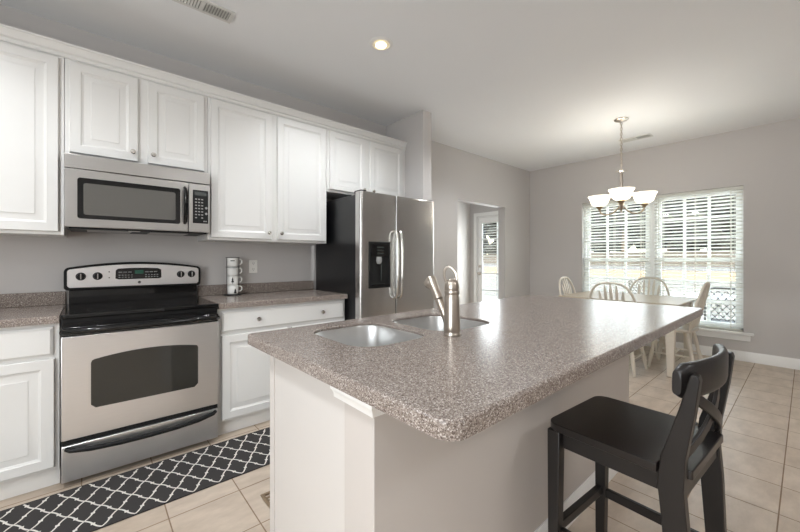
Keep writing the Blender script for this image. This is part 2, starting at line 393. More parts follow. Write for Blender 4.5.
# ------------------------------------------------------------------ cabinets
def panel_front(x0, x1, z0, z1, yb, th=.02, fr=.062, sgn=-1, raised=True):
    """raised panel front facing -y; yb is the back plane, th its thickness"""
    m = MB(); yf = yb + sgn * th
    steps = [(0, 0), (0, .7), (.004, 1.0)]
    if raised: steps += [(fr - .012, 1.0), (fr - .009, .80), (fr - .001, .62), (fr, .52), (fr + .009, .50), (fr + .034, .86), (fr + .036, .98)]
    else: steps = [(0, 0), (0, .55), (.006, .75), (.012, 1.0)]
    rings = []
    for i, k in steps:
        y = yb + sgn * th * k; rings.append([(x0 + i, y, z0 + i), (x1 - i, y, z0 + i), (x1 - i, y, z1 - i), (x0 + i, y, z1 - i)])
    return m.loft(rings)
def knob(x, y, z, parent, sgn=-1):
    k = MB(); k.lathe([(0, 0), (.009, 0), (.007, sgn * .004), (.0055, sgn * .012), (.013, sgn * .017), (.0155, sgn * .022), (.012, sgn * .028), (0, sgn * .03)], (x, y, z), 16, 'y', False, False)
    return k.done('knob', 'chrome', parent)
YU = -.3324; YDU = YU - .0005
def upper(name, label, x0, x1, z0, z1, doors, knobs, group=None):
    r = thing(name, label, 'cabinet', ((x0 + x1) / 2, YU / 2, z0), group)
    MB().box(x0, x1, YU, -.001, z0, z1).done('cabinet_body', 'cab', r, bev=.002)
    for (a, c, zz0, zz1), k in zip(doors, knobs):
        d = panel_front(a, c, zz0, zz1, YDU).done('door', 'cab', r, smooth=25)
        if k: knob(k[0], YDU - .02, k[1], d)
    return r
ZT = 2.432
upper('wall_cabinet', 'tall white wall cabinet above the short worktop on the near side of the range', -.93, -.001, 1.3545, ZT,
      [(-.905, -.488, 1.372, 2.39), (-.445, -.024, 1.372, 2.39)], [(-.52, 1.42), None])
upper('wall_cabinet', 'short white two-door wall cabinet mounted directly above the microwave', .001, .762, 1.825, ZT,
      [(.022, .351, 1.848, 2.39), (.403, .739, 1.848, 2.39)], [(.323, 1.905), (.432, 1.905)])
upper('wall_cabinet', 'tall white two-door wall cabinet between the microwave and the refrigerator', .764, 1.744, 1.3545, ZT,
      [(.780, 1.234, 1.372, 2.39), (1.279, 1.728, 1.372, 2.39)], [(1.205, 1.425), (1.309, 1.425)])
upper('wall_cabinet', 'short white two-door wall cabinet over the refrigerator', 1.746, 2.709, 1.832, ZT,
      [(1.768, 2.172, 1.852, 2.39), (2.228, 2.66, 1.852, 2.39)], [(2.145, 1.895), (2.26, 1.895)])
cp = [(YU - .0225, 2.405), (YU - .028, 2.405), (YU - .031, 2.417), (YU - .0255, 2.421), (YU - .0255, 2.428), (YU - .036, 2.434), (YU - .040, 2.452), (YU - .052, 2.468), (YU - .058, 2.470), (YU - .058, 2.4805), (YU + .06, 2.4805), (YU + .06, ZT + .001), (YU - .001, ZT + .001), (YU - .001, 2.405)]
cp = [(a + .018, z) for a, z in cp[:10]] + [(YU + .06, 2.4805), (YU + .06, ZT + .001), (YU - .002, ZT + .001), (YU - .002, 2.405)]
cm = MB().prism(cp, 'x', -.93, 2.709).done('crown_moulding', 'cab', smooth=25)
tag(cm, 'long white stepped crown moulding running along the top of the wall cabinets', 'moulding')

YB = -.60; YDB = YB - .0005
def basecab(label, x0, x1, drawers, doors):
    r = thing('base_cabinet', label, 'cabinet', ((x0 + x1) / 2, -.3, 0))
    b = MB(); b.box(x0, x1, YB, -.001, .098, .873); b.done('cabinet_body', 'cab', r, bev=.002)
    MB().box(x0, x1, -.568, -.02, .001, .0975).done('toe_kick', 'cab', r)
    for a, c, z0, z1, ks in drawers:
        d = panel_front(a, c, z0, z1, YDB, raised=False).done('drawer', 'cab', r, smooth=25)
        for kx in ks: knob(kx, YDB - .02, (z0 + z1) / 2, d)
    for a, c, z0, z1, k in doors:
        d = panel_front(a, c, z0, z1, YDB).done('door', 'cab', r, smooth=25)
        if k: knob(k[0], YDB - .02, k[1], d)
    return r
basecab('white base cabinet under the short worktop on the near side of the range', -.93, -.0075,
        [(-.90, -.032, .706, .854, (-.68, -.25))], [(-.90, -.48, .115, .688, (-.52, .64)), (-.452, -.026, .115, .688, (-.42, .64))])
basecab('white base cabinet with a wide two-knob drawer between the range and the refrigerator', .764, 1.770,
        [(.787, 1.752, .712, .852, (1.027, 1.541))], [(.787, 1.252, .115, .69, None), (1.285, 1.752, .115, .69, None)])

def slab(outer, holes, z0, z1, r=.008):
    """worktop with a rounded edge and holes"""
    m = MB(); b = m.b
    prof = [(z0, 0.0), (z1 - r, 0.0), (z1 - r * .6, r * .08), (z1 - r * .25, r * .35), (z1, r)]
    loops = []
    rings = [[b.verts.new((p[0], p[1], z)) for p in (inset(outer, d) if d else outer)] for z, d in prof]
    n = len(outer)
    for a, c in zip(rings[:-1], rings[1:]):
        for i in range(n): m.face([a[i], a[(i + 1) % n], c[(i + 1) % n], c[i]])
    top = [rings[-1]]; bot = [rings[0]]
    for h in holes:
        k = len(h); pr = [(z0, 0), (z1 - .004, 0), (z1, -.004)]
        hr = [[b.verts.new((p[0], p[1], z)) for p in (inset(h, d) if d else h)] for z, d in pr]
        for a, c in zip(hr[:-1], hr[1:]):
            for i in range(k): m.face([a[i], a[(i + 1) % k], c[(i + 1) % k], c[i]])
        top.append(hr[-1]); bot.append(hr[0])
    for grp in (top, bot):
        es = []
        for lp in grp:
            for i in range(len(lp)):
                e = b.edges.get((lp[i], lp[(i + 1) % len(lp)])) or b.edges.new((lp[i], lp[(i + 1) % len(lp)])); es.append(e)
        bmesh.ops.triangle_fill(b, use_beauty=True, use_dissolve=False, edges=es)
    return m
def flat_top(o):
    for p in o.data.polygons:
        if abs(p.normal.z) > .99: p.use_smooth = False
    return o
def worktop(label, x0, x1):
    o = slab([(x0, -.635), (x1, -.635), (x1, -.001), (x0, -.001)], [], .8745, .914).done('worktop', 'counter')
    flat_top(o); tag(o, label, 'worktop')
    MB().box(x0, x1, -.022, -.001, .9142, 1.0).done('backsplash', 'counter', o, bev=.003)
worktop('short speckled taupe worktop on the near side of the range', -.93, -.0075)
worktop('speckled taupe worktop between the range and the refrigerator, holding a mug stack', .764, 1.777)

# ------------------------------------------------------------------ range
R = thing('range', 'freestanding stainless steel electric range with black glass cooktop', 'stove', (.379, -.33, 0))
RX0, RX1 = -.0025, .757
b = MB(); b.box(RX0, RX1, -.62, -.03, .06, .893); b.done('body', 'black_side', R)
b = MB(); b.box(RX0 + .03, RX1 - .03, -.585, -.06, .008, .0595); b.done('base', 'dark', R)
ct = MB(); ct.prism(rrect(RX0 - .001, RX1 + .001, -.662, -.035, .012, 4), 'z', .8935, .918); ct.done('cooktop', 'black_gloss', R, bev=.006)
for bx, by, br_ in ((.2, -.49, .10), (.56, -.49, .085), (.2, -.24, .075), (.56, -.24, .10)):
    e = MB(); e.lathe([(br_ - .003, .9183), (br_, .9183), (br_, .9187), (br_ - .003, .9187)], (bx, by, 0), 40, 'z', False, False); e.done('burner_ring', 'burner', R)
# backguard: black housing with an arched top
def arch(x0, x1, z0, z1, crown, r, n=16):
    p = [(x0 + .012, z0), (x1 - .012, z0), (x1, z0 + .014)]
    p += [(x1, z1 - r)] + [(x1 - r * (1 - math.cos(a)), z1 - r + r * math.sin(a)) for a in (.4, .8, 1.2)]
    for k in range(n + 1):
        t = k / n; x = x1 - r + (x0 + r - x1 + r) * t; p.append((x, z1 + crown * (1 - (2 * t - 1) ** 2)))
    p += [(x0 + r * (1 - math.cos(a)), z1 - r + r * math.sin(a)) for a in (1.2, .8, .4)] + [(x0, z1 - r), (x0, z0 + .014)]
    return p
b = MB(); b.prism(arch(RX0 - .012, RX1 + .012, 1.008, 1.158, .034, .03), 'y', -.088, -.03); bgd = b.done('backguard', 'black', R, bev=.006)
b = MB(); b.box(RX0 + .012, RX1 - .012, -.075, -.03, .9185, 1.0075); b.done('riser', 'black_gloss', R, bev=.002)
b = MB(); b.prism(arch(RX0 + .004, RX1 - .004, 1.024, 1.146, .031, .02), 'y', -.0935, -.0885); cp_ = b.done('control_panel', 'steel_range', R, bev=.002)
b = MB(); b.prism([(.245, 1.078), (.262, 1.072), (.496, 1.072), (.510, 1.078), (.508, 1.135), (.49, 1.146), (.42, 1.150), (.33, 1.150), (.26, 1.146), (.247, 1.135)], 'y', -.0975, -.094); dsp = b.done('display', 'black_gloss', R)
MB().box(.352, .402, -.0980, -.0976, 1.108, 1.134).done('clock', 'green_lcd', dsp)
for x0_ in (.262, .412):
    kb = MB()
    for k in range(5):
        for zz in (1.083, 1.098): kb.box(x0_ + k * .017, x0_ + .010 + k * .017, -.0980, -.0976, zz, zz + .005)
    for k in range(3): kb.box(x0_ + k * .026, x0_ + .020 + k * .026, -.0980, -.0976, 1.118, 1.124)
    kb.done('touch_pad', 'button', dsp)
for kx in (.068, .152, .632, .704):
    k = MB(); k.lathe([(0, -.0937), (.025, -.0937), (.0255, -.098), (.021, -.101), (.019, -.118), (.016, -.121), (0, -.121)], (kx, 0, 1.098), 24, 'y', False, False)
    kn = k.done('knob', 'black', R)
    MB().box(kx - .003, kx + .003, -.1265, -.121, 1.080, 1.116).done('pointer', 'steel', kn, bev=.001)
for zz in (1.085, 1.125):
    i = MB(); i.lathe([(0, -.0937), (.004, -.0937), (.003, -.0955), (0, -.0955)], (.212, 0, zz), 10, 'y', False, False); i.done('indicator_light', 'black', R)
e = MB(); e.lathe([(0, -.0937), (.0095, -.0937), (.009, -.0955), (0, -.0955)], (.379, 0, 1.048), 20, 'y', False, False); em = e.done('emblem', 'black', R)
e = MB(); e.lathe([(.0062, -.0957), (.0075, -.0957), (.0075, -.0962), (.0062, -.0962)], (.379, 0, 1.048), 20, 'y', False, False)
e.tube([(.3745, -.0958, 1.050), (.3755, -.0958, 1.0445), (.378, -.0958, 1.046), (.378, -.0958, 1.0505)], .0008, 5); e.tube([(.3835, -.0958, 1.051), (.3805, -.0958, 1.049), (.383, -.0958, 1.0475), (.3805, -.0958, 1.045)], .0008, 5)
e.done('emblem_monogram', 'button', em)
# vent gap, door, window, handle
MB().box(RX0 + .004, RX1 - .004, -.650, -.62, .868, .893).done('vent_trim', 'black', R, bev=.004)
b = MB(); b.box(RX0 + .001, RX1 - .001, -.658, -.6205, .252, .800); od = b.done('oven_door', 'steel_range', R, bev=.004)
b = MB(); b.box(RX0 + .001, RX1 - .001, -.660, -.6205, .801, .850); b.done('oven_door_cap', 'black_gloss', R, bev=.006)
wp = [(.118, .418), (.138, .398), (.616, .392), (.636, .41), (.636, .655)]
wp += [(.626 - .49 * k / 12, .668 + .022 * (1 - (2 * k / 12 - 1) ** 2) * 1.0 - .028 * (k / 12) ** 2) for k in range(13)] + [(.118, .632)]
wp = [(.118, .418), (.138, .398), (.616, .398), (.636, .418), (.636, .650), (.630, .662)] + [(.622 - .49 * k / 12, .664 + .024 * (1 - (2 * k / 12 - 1) ** 2)) for k in range(13)] + [(.122, .658), (.118, .645)]
b = MB(); b.prism(wp, 'y', -.6600, -.6583); b.done('oven_window', 'oven_glass', od, bev=.001)
b = MB(); hp = [(RX0 + .006, -.664, .826), (RX0 + .03, -.690, .829), (.2, -.700, .831), (.379, -.703, .832), (.56, -.700, .831), (RX1 - .03, -.690, .829), (RX1 - .006, -.664, .826)]
b.tube(hp, [.014, .017, .018, .018, .018, .017, .014], 12); b.done('oven_handle', 'black_gloss', od)
b = MB(); b.box(RX0 + .003, RX1 - .003, -.655, -.6205, .030, .222); dr = b.done('storage_drawer', 'steel_range', R, bev=.004)
b = MB(); hp = [(.020, -.660, .196), (.035, -.676, .192), (.12, -.684, .178), (.25, -.688, .170), (.379, -.689, .168), (.51, -.688, .170), (.64, -.684, .178), (.722, -.676, .192), (.737, -.660, .196)]
hp = [(x, y, z + .012) for x, y, z in hp]
b.tube(hp, [.011, .0125, .013, .013, .013, .013, .013, .0125, .011], 12); b.done('drawer_handle', 'black', dr)
MB().box(RX0 + .004, RX1 - .004, -.645, -.621, .2235, .2505).done('drawer_gap', 'dark', R)

# ------------------------------------------------------------------ microwave
W = thing('microwave', 'stainless over-the-range microwave mounted under the short wall cabinet', 'microwave', (.381, -.2, 1.40))
b = MB(); b.box(.004, .758, -.385, -.002, 1.405, 1.8235); b.done('body', 'black_side', W)
b = MB(); b.box(.002, .760, -.4258, -.386, 1.742, 1.8235); b.done('vent_panel', 'steel', W, bev=.003)
b = MB(); b.box(.003, .622, -.4258, -.386, 1.400, 1.738); md = b.done('door', 'steel', W, bev=.003)
b = MB(); b.prism(rrect(.058, .576, 1.450, 1.690, .014, 4), 'y', -.4272, -.4262); wf = b.done('window_border', 'black_gloss', md)
b = MB(); b.prism(rrect(.085, .548, 1.474, 1.660, .012, 4), 'y', -.4279, -.4273); b.done('window', 'mw_glass', wf)
b = MB(); b.tube([(.602, -.428, 1.458), (.602, -.450, 1.470), (.602, -.462, 1.52), (.602, -.466, 1.578), (.602, -.462, 1.64), (.602, -.450, 1.688), (.602, -.428, 1.70)], [.010, .012, .0125, .0125, .0125, .012, .010], 10); b.done('handle', 'black_gloss', md)
b = MB(); b.box(.626, .759, -.4258, -.386, 1.400, 1.738); pn = b.done('control_panel', 'steel', W, bev=.003)
b = MB(); b.prism(rrect(.650, .746, 1.462, 1.694, .004, 3), 'y', -.4275, -.4262); kp = b.done('keypad', 'black', pn)
MB().box(.662, .734, -.4282, -.4276, 1.655, 1.682).done('display', 'lcd', kp)
for r_ in range(7):
    for c_ in range(3):
        if r_ == 6 and c_ == 1: continue
        bx = .664 + c_ * .019; bz = 1.630 - r_ * .0215
        MB().box(bx, bx + .012, -.4280, -.4276, bz - .004, bz + .004).done('button', 'button', kp)
for bz in (1.572, 1.532):
    k = MB(); k.lathe([(0, -.4276), (.0085, -.4276), (.0075, -.4282), (0, -.4282)], (.734, 0, bz), 14, 'y', False, False); k.done('button', 'button', kp)
for bx in (.716, .728): MB().box(bx, bx + .009, -.4280, -.4276, 1.474, 1.482).done('button', 'button', kp)
b = MB(); b.box(.02, .742, -.40, -.05, 1.392, 1.4045); us = b.done('underside', 'black', W)
for bx in (.10, .42): MB().box(bx, bx + .22, -.33, -.12, 1.389, 1.3915).done('grease_filter', 'steel', us)
MB().box(.30, .36, -.38, -.345, 1.389, 1.3915).done('lamp_lens', 'plate', us)

# ------------------------------------------------------------------ refrigerator
F = thing('refrigerator', 'side-by-side stainless steel refrigerator with black sides and a door dispenser', 'refrigerator', (2.2, -.4, 0))
b = MB(); b.box(1.79, 2.672, -.735, -.04, .03, 1.755); b.done('body', 'black_side', F, bev=.004)
MB().box(1.80, 2.66, -.72, -.1, .002, .0295).done('base', 'dark', F)
MB().box(1.80, 2.665, -.752, -.7355, .012, .10).done('kick_grille', 'black', F)
def fdoor(x0, x1, rl, rr):
    yb, yf = -.740, -.815
    p = [(x0, yb)] + [(x0 + rl * (1 - math.cos(a)), yf + rl * (1 - math.sin(a))) for a in [k * PI / 16 for k in range(9)]]
    p += [(x1 - rr * (1 - math.sin(a)), yf + rr * (1 - math.cos(a))) for a in [k * PI / 16 for k in range(9)]] + [(x1, yb)]
    return p
b = MB(); b.prism(fdoor(1.785, 2.166, .028, .008), 'z', .105, 1.777); fz = b.done('freezer_door', 'fridge_steel', F, bev=.003)
b = MB(); b.prism(fdoor(2.174, 2.673, .008, .028), 'z', .105, 1.777); ff = b.done('fresh_food_door', 'fridge_steel', F, bev=.003)
for dr_, x, in ((fz, 2.146), (ff, 2.197)):
    b = MB(); b.tube([(x, -.815, .868), (x, -.842, .876), (x, -.856, .90), (x, -.864, .96), (x, -.867, 1.06), (x, -.868, 1.165), (x, -.867, 1.27), (x, -.864, 1.37), (x, -.856, 1.43), (x, -.842, 1.454), (x, -.815, 1.462)], .0105, 12)
    b.done('handle', 'chrome', dr_)
# ice and water dispenser
dx0, dx1, dz0, dz1 = 1.870, 2.096, .965, 1.36
b = MB(); t = .018
b.box(dx0, dx0 + t, -.824, -.8155, dz0, dz1); b.box(dx1 - t, dx1, -.824, -.8155, dz0, dz1); b.box(dx0 + t, dx1 - t, -.824, -.8155, dz0, dz0 + .035); b.box(dx0 + t, dx1 - t, -.824, -.8155, dz1 - .022, dz1)
dp = b.done('dispenser_frame', 'black', fz, bev=.003)
MB().box(dx0 + t, dx1 - t, -.8185, -.8155, dz0 + .035, dz1 - .022).done('dispenser_recess', 'dark', fz)
b = MB(); b.box(dx0 + t, dx1 - t, -.829, -.819, 1.235, 1.338); dc = b.done('dispenser_controls', 'black_gloss', fz, bev=.002)
for q in range(3):
    MB().box(1.945, 2.02, -.8305, -.8292, 1.255 + q * .026, 1.266 + q * .026).done('dispenser_button', 'lcd', fz)
b = MB(); b.lathe([(.0, 1.232), (.022, 1.232), (.026, 1.20), (.018, 1.175), (0, 1.17)], (1.963, -.835, 0), 14); b.done('ice_chute', 'button', fz)
b = MB(); b.box(1.990, 2.000, -.832, -.8195, 1.03, 1.17); b.done('dispenser_lever', 'lcd', fz, bev=.002)
MB().box(dx0 + .03, dx1 - .03, -.835, -.8245, dz0 + .022, dz0 + .034).done('drip_tray', 'black_gloss', fz)
b = MB(); b.box(1.80, 1.86, -.80, -.70, 1.756, 1.79); b.done('hinge_cover', 'black', F, bev=.006)
b = MB(); b.box(2.60, 2.66, -.80, -.70, 1.756, 1.79); b.done('hinge_cover', 'black', F, bev=.006)

# ------------------------------------------------------------------ mug stack and outlet
mx, my = 1.0, -.105
rk = thing('mug_rack', 'black wire mug rack holding four stacked mugs on the worktop beside the range', 'rack', (mx, my, .9145))
b = MB(); b.lathe([(0, .9148), (.066, .9148), (.068, .919), (.064, .924), (0, .924)], (mx, my, 0), 28, 'z', False, False); b.done('base_plate', 'print', rk)
for a in (200, 320, 80):
    a = math.radians(a); p = (mx + .052 * math.cos(a), my + .052 * math.sin(a))
    MB().tube([(p[0], p[1], .924), (p[0], p[1], 1.224)], .0022, 6).done('upright_wire', 'print', rk)
for zz in (1.2255, 1.1462):
    MB().tube([(mx + .052 * math.cos(2 * PI * k / 28), my + .052 * math.sin(2 * PI * k / 28), zz) for k in range(29)], .002, 6).done('ring_wire', 'print', rk)
prints = ['a small bar print', 'a thin rim line', 'a small tree print', 'a fir tree print']
where = ['topmost of the stack', 'second from the top', 'third from the top', 'lowest of the stack']
def mug(i):
    z = .9245 + (3 - i) * .0742
    m = MB(); m.lathe([(0, z + .001), (.036, z + .001), (.041, z + .006), (.0445, z + .02), (.0455, z + .072), (.0425, z + .0735), (.041, z + .022), (.036, z + .008), (0, z + .007)], (mx, my, 0), 32, 'z', False, False)
    o = m.done('mug', 'mug'); tag(o, 'white ceramic mug with %s, %s in the rack' % (prints[i], where[i]), 'mug', 'stacked mugs in the wire rack')
    a = math.radians(-12); ux, uy = math.cos(a), math.sin(a)
    pts = [(r, h) for r, h in ((.044, .062), (.060, .064), (.070, .052), (.070, .034), (.060, .022), (.044, .022))]
    MB().tube([(mx + ux * r, my + uy * r, z + h) for r, h in pts], .0048, 8).done('handle', 'mug', o)
    # print on the side that faces the room
    ang = math.radians(255)
    def onm(u, h, e=.0462): q = ang + u / .0455; return (mx + e * math.cos(q), my + e * math.sin(q), z + h)
    pr = MB()
    if i == 0: shapes = [[(-.016, .048), (.016, .048), (.016, .055), (-.016, .055)]]
    elif i == 2: shapes = [[(-.002, .014), (.002, .014), (.002, .024), (-.002, .024)], [(-.011, .024), (.011, .024), (.004, .044), (-.004, .044)], [(-.007, .044), (.007, .044), (.001, .064), (-.001, .064)]]
    elif i == 3: shapes = [[(.008, .008), (.032, .008), (.026, .024), (.014, .024)], [(.012, .024), (.028, .024), (.0215, .046), (.0185, .046)]]
    else: shapes = [[(-.022, .060), (.022, .060), (.022, .0615), (-.022, .0615)]]
    if i in (0, 1):
        (u0, h0), (u1, h1) = shapes[0][0], shapes[0][2]
        shapes = [[(u0 + (u1 - u0) * q / 5, h0), (u0 + (u1 - u0) * (q + 1) / 5, h0), (u0 + (u1 - u0) * (q + 1) / 5, h1), (u0 + (u1 - u0) * q / 5, h1)] for q in range(5)]
    for s_ in shapes: pr.loft([[onm(u, h, .0458) for u, h in s_], [onm(u, h) for u, h in s_]])
    pr.done('print', 'print', o)
for i in range(4): mug(i)
ou = thing('wall_outlet', 'white duplex outlet plate on the gray wall above the worktop', 'outlet', (1.2, -.003, 1.148))
b = MB(); b.prism(rrect(1.165, 1.236, 1.090, 1.205, .006, 3), 'y', -.007, -.001); b.done('plate', 'plate', ou, bev=.002)
for zz in (1.122, 1.173):
    b = MB(); b.prism(rrect(1.184, 1.217, zz - .017, zz + .017, .009, 4), 'y', -.0095, -.0072); rc = b.done('receptacle', 'plate', ou)
    b = MB(); b.box(1.193, 1.1955, -.0100, -.0096, zz - .002, zz + .009); b.box(1.2055, 1.208, -.0100, -.0096, zz - .002, zz + .009); b.lathe([(0, -.0096), (.0025, -.0096), (.0025, -.01), (0, -.01)], (1.2005, 0, zz - .009), 8, 'y', False, False); b.done('slots', 'print', rc)

# ------------------------------------------------------------------ island
IC = [(.585, -1.752), (.604, -2.806), (2.930, -2.812), (2.932, -1.690)]
outer = rpoly(IC[::1], [.022, .045, .03, .03], 8)
S1 = rrect(.792, 1.135, -2.262, -1.85, .10, 8); S2 = rrect(1.195, 1.57, -2.262, -1.868, .10, 8)
it = slab(outer, [S1, S2], .876, .914, .008).done('island_worktop', 'counter')
flat_top(it); tag(it, 'large speckled taupe island worktop with a double sink cut into it', 'worktop')
isl = thing('island_cabinet', 'white island cabinet body under the speckled worktop, showing its plain end panel', 'cabinet', (1.5, -2.1, 0))
IX0, IX1, IYF, IYB = .662, 2.60, -1.812, -2.361
b = MB(); t = .018
b.box(IX0, IX0 + t, IYB, IYF, .0015, .8745); b.box(IX1 - t, IX1, IYB, IYF, .0015, .8745); b.box(IX0 + t, IX1 - t, IYF - .012, IYF, .10, .66); b.box(IX0 + t, IX1 - t, IYB, IYF - .012, .10, .118); b.box(IX0 + t, IX1 - t, IYB, IYB + .012, .118, .8745); b.box(IX0 + t, IX1 - t, IYF - .012, IYF, .66, .8745)
b.done('cabinet_body', 'island_paint', isl, bev=.002)
MB().box(IX0 + .0185, IX1 - .0185, IYF - .08, IYF - .06, .0015, .099).done('toe_kick', 'island_paint', isl)
MB().box(IX0 - .004, IX0 - .0003, IYF - .042, IYF, .0015, .8745).done('end_stile', 'island_paint', isl)
for k in range(4):
    a = IX0 + .03 + k * .475; c = a + .44
    panel_front(a, c, .115, .69, IYF + .0005, sgn=1).done('door', 'island_paint', isl, smooth=25)
    panel_front(a, c, .712, .852, IYF + .0005, sgn=1, raised=False).done('drawer', 'island_paint', isl, smooth=25)
HW = (-2.502, -2.363)
struct(MB().box(.658, 2.62, HW[0], HW[1], 0, .8755).done('wall_island', 'half_wall', bev=.003))
bm_ = [(.0005, .816), (.012, .816), (.013, .826), (.018, .836), (.024, .842), (.024, .8755), (.0005, .8755)]
b = MB()
b.loft([[(.658 - a, HW[1] + .036, z) for a, z in bm_], [(.658 - a, HW[0] - a, z) for a, z in bm_], [(2.62, HW[0] - a, z) for a, z in bm_]])
struct(b.done('trim_4', 'trim', smooth=25))
b = MB(); b.loft([[(x, HW[0] - a, z) for a, z in bprofile()] for x in (.658, 2.62)]); struct(b.done('baseboard_island', 'trim'))

sk = thing('kitchen_sink', 'stainless steel double bowl undermount sink set in the island worktop', 'sink', (1.18, -2.06, .70))
for hole, nm in ((S1, 'bowl'), (S2, 'bowl')):
    def ring(d, z): return [(p[0], p[1], z) for p in (inset(hole, d) if d else hole)]
    m = MB(); m.loft([ring(.0012, .9015), ring(.004, .9010), ring(.007, .893), ring(.014, .75), ring(.022, .715), ring(.05, .701), ring(.09, .698)], False, True)
    bo = m.done(nm, 'sink_steel', sk, smooth=50)
    cx = sum(p[0] for p in hole) / len(hole); cy = sum(p[1] for p in hole) / len(hole)
    m = MB(); m.lathe([(.045, .6985), (.045, .7005), (.036, .701), (.032, .6988), (.0, .6988)], (cx, cy, 0), 24, 'z', False, False); m.done('drain', 'chrome', bo)

fx, fy = 1.185, -2.309
fa = thing('faucet', 'brushed nickel pull-out kitchen faucet with a loop handle beside the sink', 'faucet', (fx, fy, .914))
b = MB(); b.lathe([(0, .9142), (.0335, .9142), (.0345, .918), (.033, .922), (.031, .926), (.031, .930), (.0325, .934), (.0322, .95), (.0305, 1.03), (.0295, 1.068), (.028, 1.071), (.028, 1.0745), (.0295, 1.077), (.0295, 1.086), (.028, 1.089), (0, 1.089)], (fx, fy, 0), 32, 'z', False, False); b.done('body', 'nickel', fa, smooth=40)
b = MB(); b.lathe([(0, 1.0895), (.0275, 1.0895), (.029, 1.096), (.0285, 1.108), (.025, 1.120), (.018, 1.130), (.008, 1.135), (0, 1.136)], (fx, fy, 0), 28, 'z', False, False); hd = b.done('handle_dome', 'nickel', fa, smooth=50)
lp = []
for k in range(25):
    a = -PI * .5 + 2 * PI * k / 24
    u = .024 * math.cos(a) * (1.0 - .10 * math.sin(a)); v = .036 * math.sin(a)
    lp.append((fx + u * .60 - .003, fy - u * .80 + .026 + v * .22 - .02, 1.146 + v))
b = MB(); b.tube(lp, .0052, 8); b.done('loop_handle', 'nickel', hd)
p0 = Vector((fx, fy + .018, .955)); p1 = Vector((fx - .004, fy + .110, 1.130)); dv = p1 - p0
def P(t): return tuple(p0 + dv * t)
b = MB(); b.tube([P(0), P(.3), P(.52), P(.53)], [.0165, .0165, .0165, .0145], 16); b.done('spout', 'nickel', fa)
b = MB(); b.tube([P(.535), P(.55), P(.6), P(.75), P(.88), P(.97), P(1.03)], [.0165, .019, .0188, .0172, .0185, .0215, .019], 16); 
b.done('spray_wand', 'nickel', fa)
q0 = Vector(P(.97)); dn = Vector((-.12, .62, -.78)).normalized()
b = MB(); b.tube([tuple(q0 + dn * t) for t in (-.006, .006, .022, .030)], [.018, .0215, .0215, .0195], 18); sh = b.done('spray_head', 'nickel', fa)
b = MB(); b.tube([tuple(q0 + dn * t) for t in (.0302, .033)], [.0165, .0155], 18); b.done('spray_face', 'black', sh)

# ------------------------------------------------------------------ runner rug with trellis pattern
rx0, rx1, ry0, ry1, rz = -1.02, 1.52, -1.140, -.690, .0015
b = MB(); b.prism(rrect(rx0, rx1, ry0, ry1, .01, 3), 'z', rz, rz + .006)
b.mi = 1
A_, B_ = .0605, .0905
half = [(0, 0), (.09, .06), (.18, .125), (.265, .20), (.345, .285), (.42, .375), (.47, .45)]
path = half + [(.5, .5)] + [(1 - x, 1 - y) for x, y in reversed(half)]
wid = .0037; zt_ = rz + .0066
def strip(pts):
    V = []
    for i, p in enumerate(pts):
        a = Vector(pts[max(0, i - 1)]); c = Vector(pts[min(len(pts) - 1, i + 1)]); t = (c - a).normalized(); n = Vector((-t.y, t.x)) * wid
        V.append(((p[0] + n.x, p[1] + n.y), (p[0] - n.x, p[1] - n.y)))
    vs = [(b.b.verts.new((l[0], l[1], zt_)), b.b.verts.new((r[0], r[1], zt_))) for l, r in V]
    for (a, c), (d, e) in zip(vs[:-1], vs[1:]): b.face([a, c, e, d])
ox, oy = .216, -1.045
for i in range(-24, 26):
    for j in range(-2, 6):
        if (i + j) % 2: continue
        sx, sy = ox + i * A_, oy + j * B_
        for fl in (1, -1):
            pts = [(sx + fl * x * A_, sy + y * B_) for x, y in path]
            pts = [p for p in pts if rx0 + .012 < p[0] < rx1 - .012 and ry0 + .004 < p[1] < ry1 - .006]
            if len(pts) > 1: strip(pts)
            mxk, myk = sx + fl * .5 * A_, sy + .5 * B_
            if rx0 + .02 < mxk < rx1 - .02 and ry0 + .008 < myk < ry1 - .012:
                b.face([b.b.verts.new((mxk + u, myk + v, zt_ + .0002)) for u, v in ((-.0078, -.0070), (.0078, -.0070), (.0078, .0070), (-.0078, .0070))])
rug = b.done('runner_rug', ['rug', 'rug_line'])
tag(rug, 'charcoal runner rug with a white trellis pattern on the tiles along the range', 'rug')
# recessed floor register beside the island
fr = thing('floor_register', 'small metal floor vent grille in the tiles at the foot of the island', 'vent', (.70, -1.52, 0))
b = MB(); x0, x1, y0, y1 = .770, .900, -1.72, -1.385; t = .016
x0, x1 = .772, .905
b.box(x0, x0 + t, y0, y1, .0008, .006); b.box(x1 - t, x1, y0, y1, .0008, .006); b.box(x0 + t, x1 - t, y0, y0 + t, .0008, .006); b.box(x0 + t, x1 - t, y1 - t, y1, .0008, .006); b.done('frame', 'bronze', fr, bev=.001)
b = MB()
for k in range(12): yy = y0 + .024 + k * .0265; b.box(x0 + t, x1 - t, yy, yy + .011, .0008, .0045)
b.done('grille', 'bronze', fr)

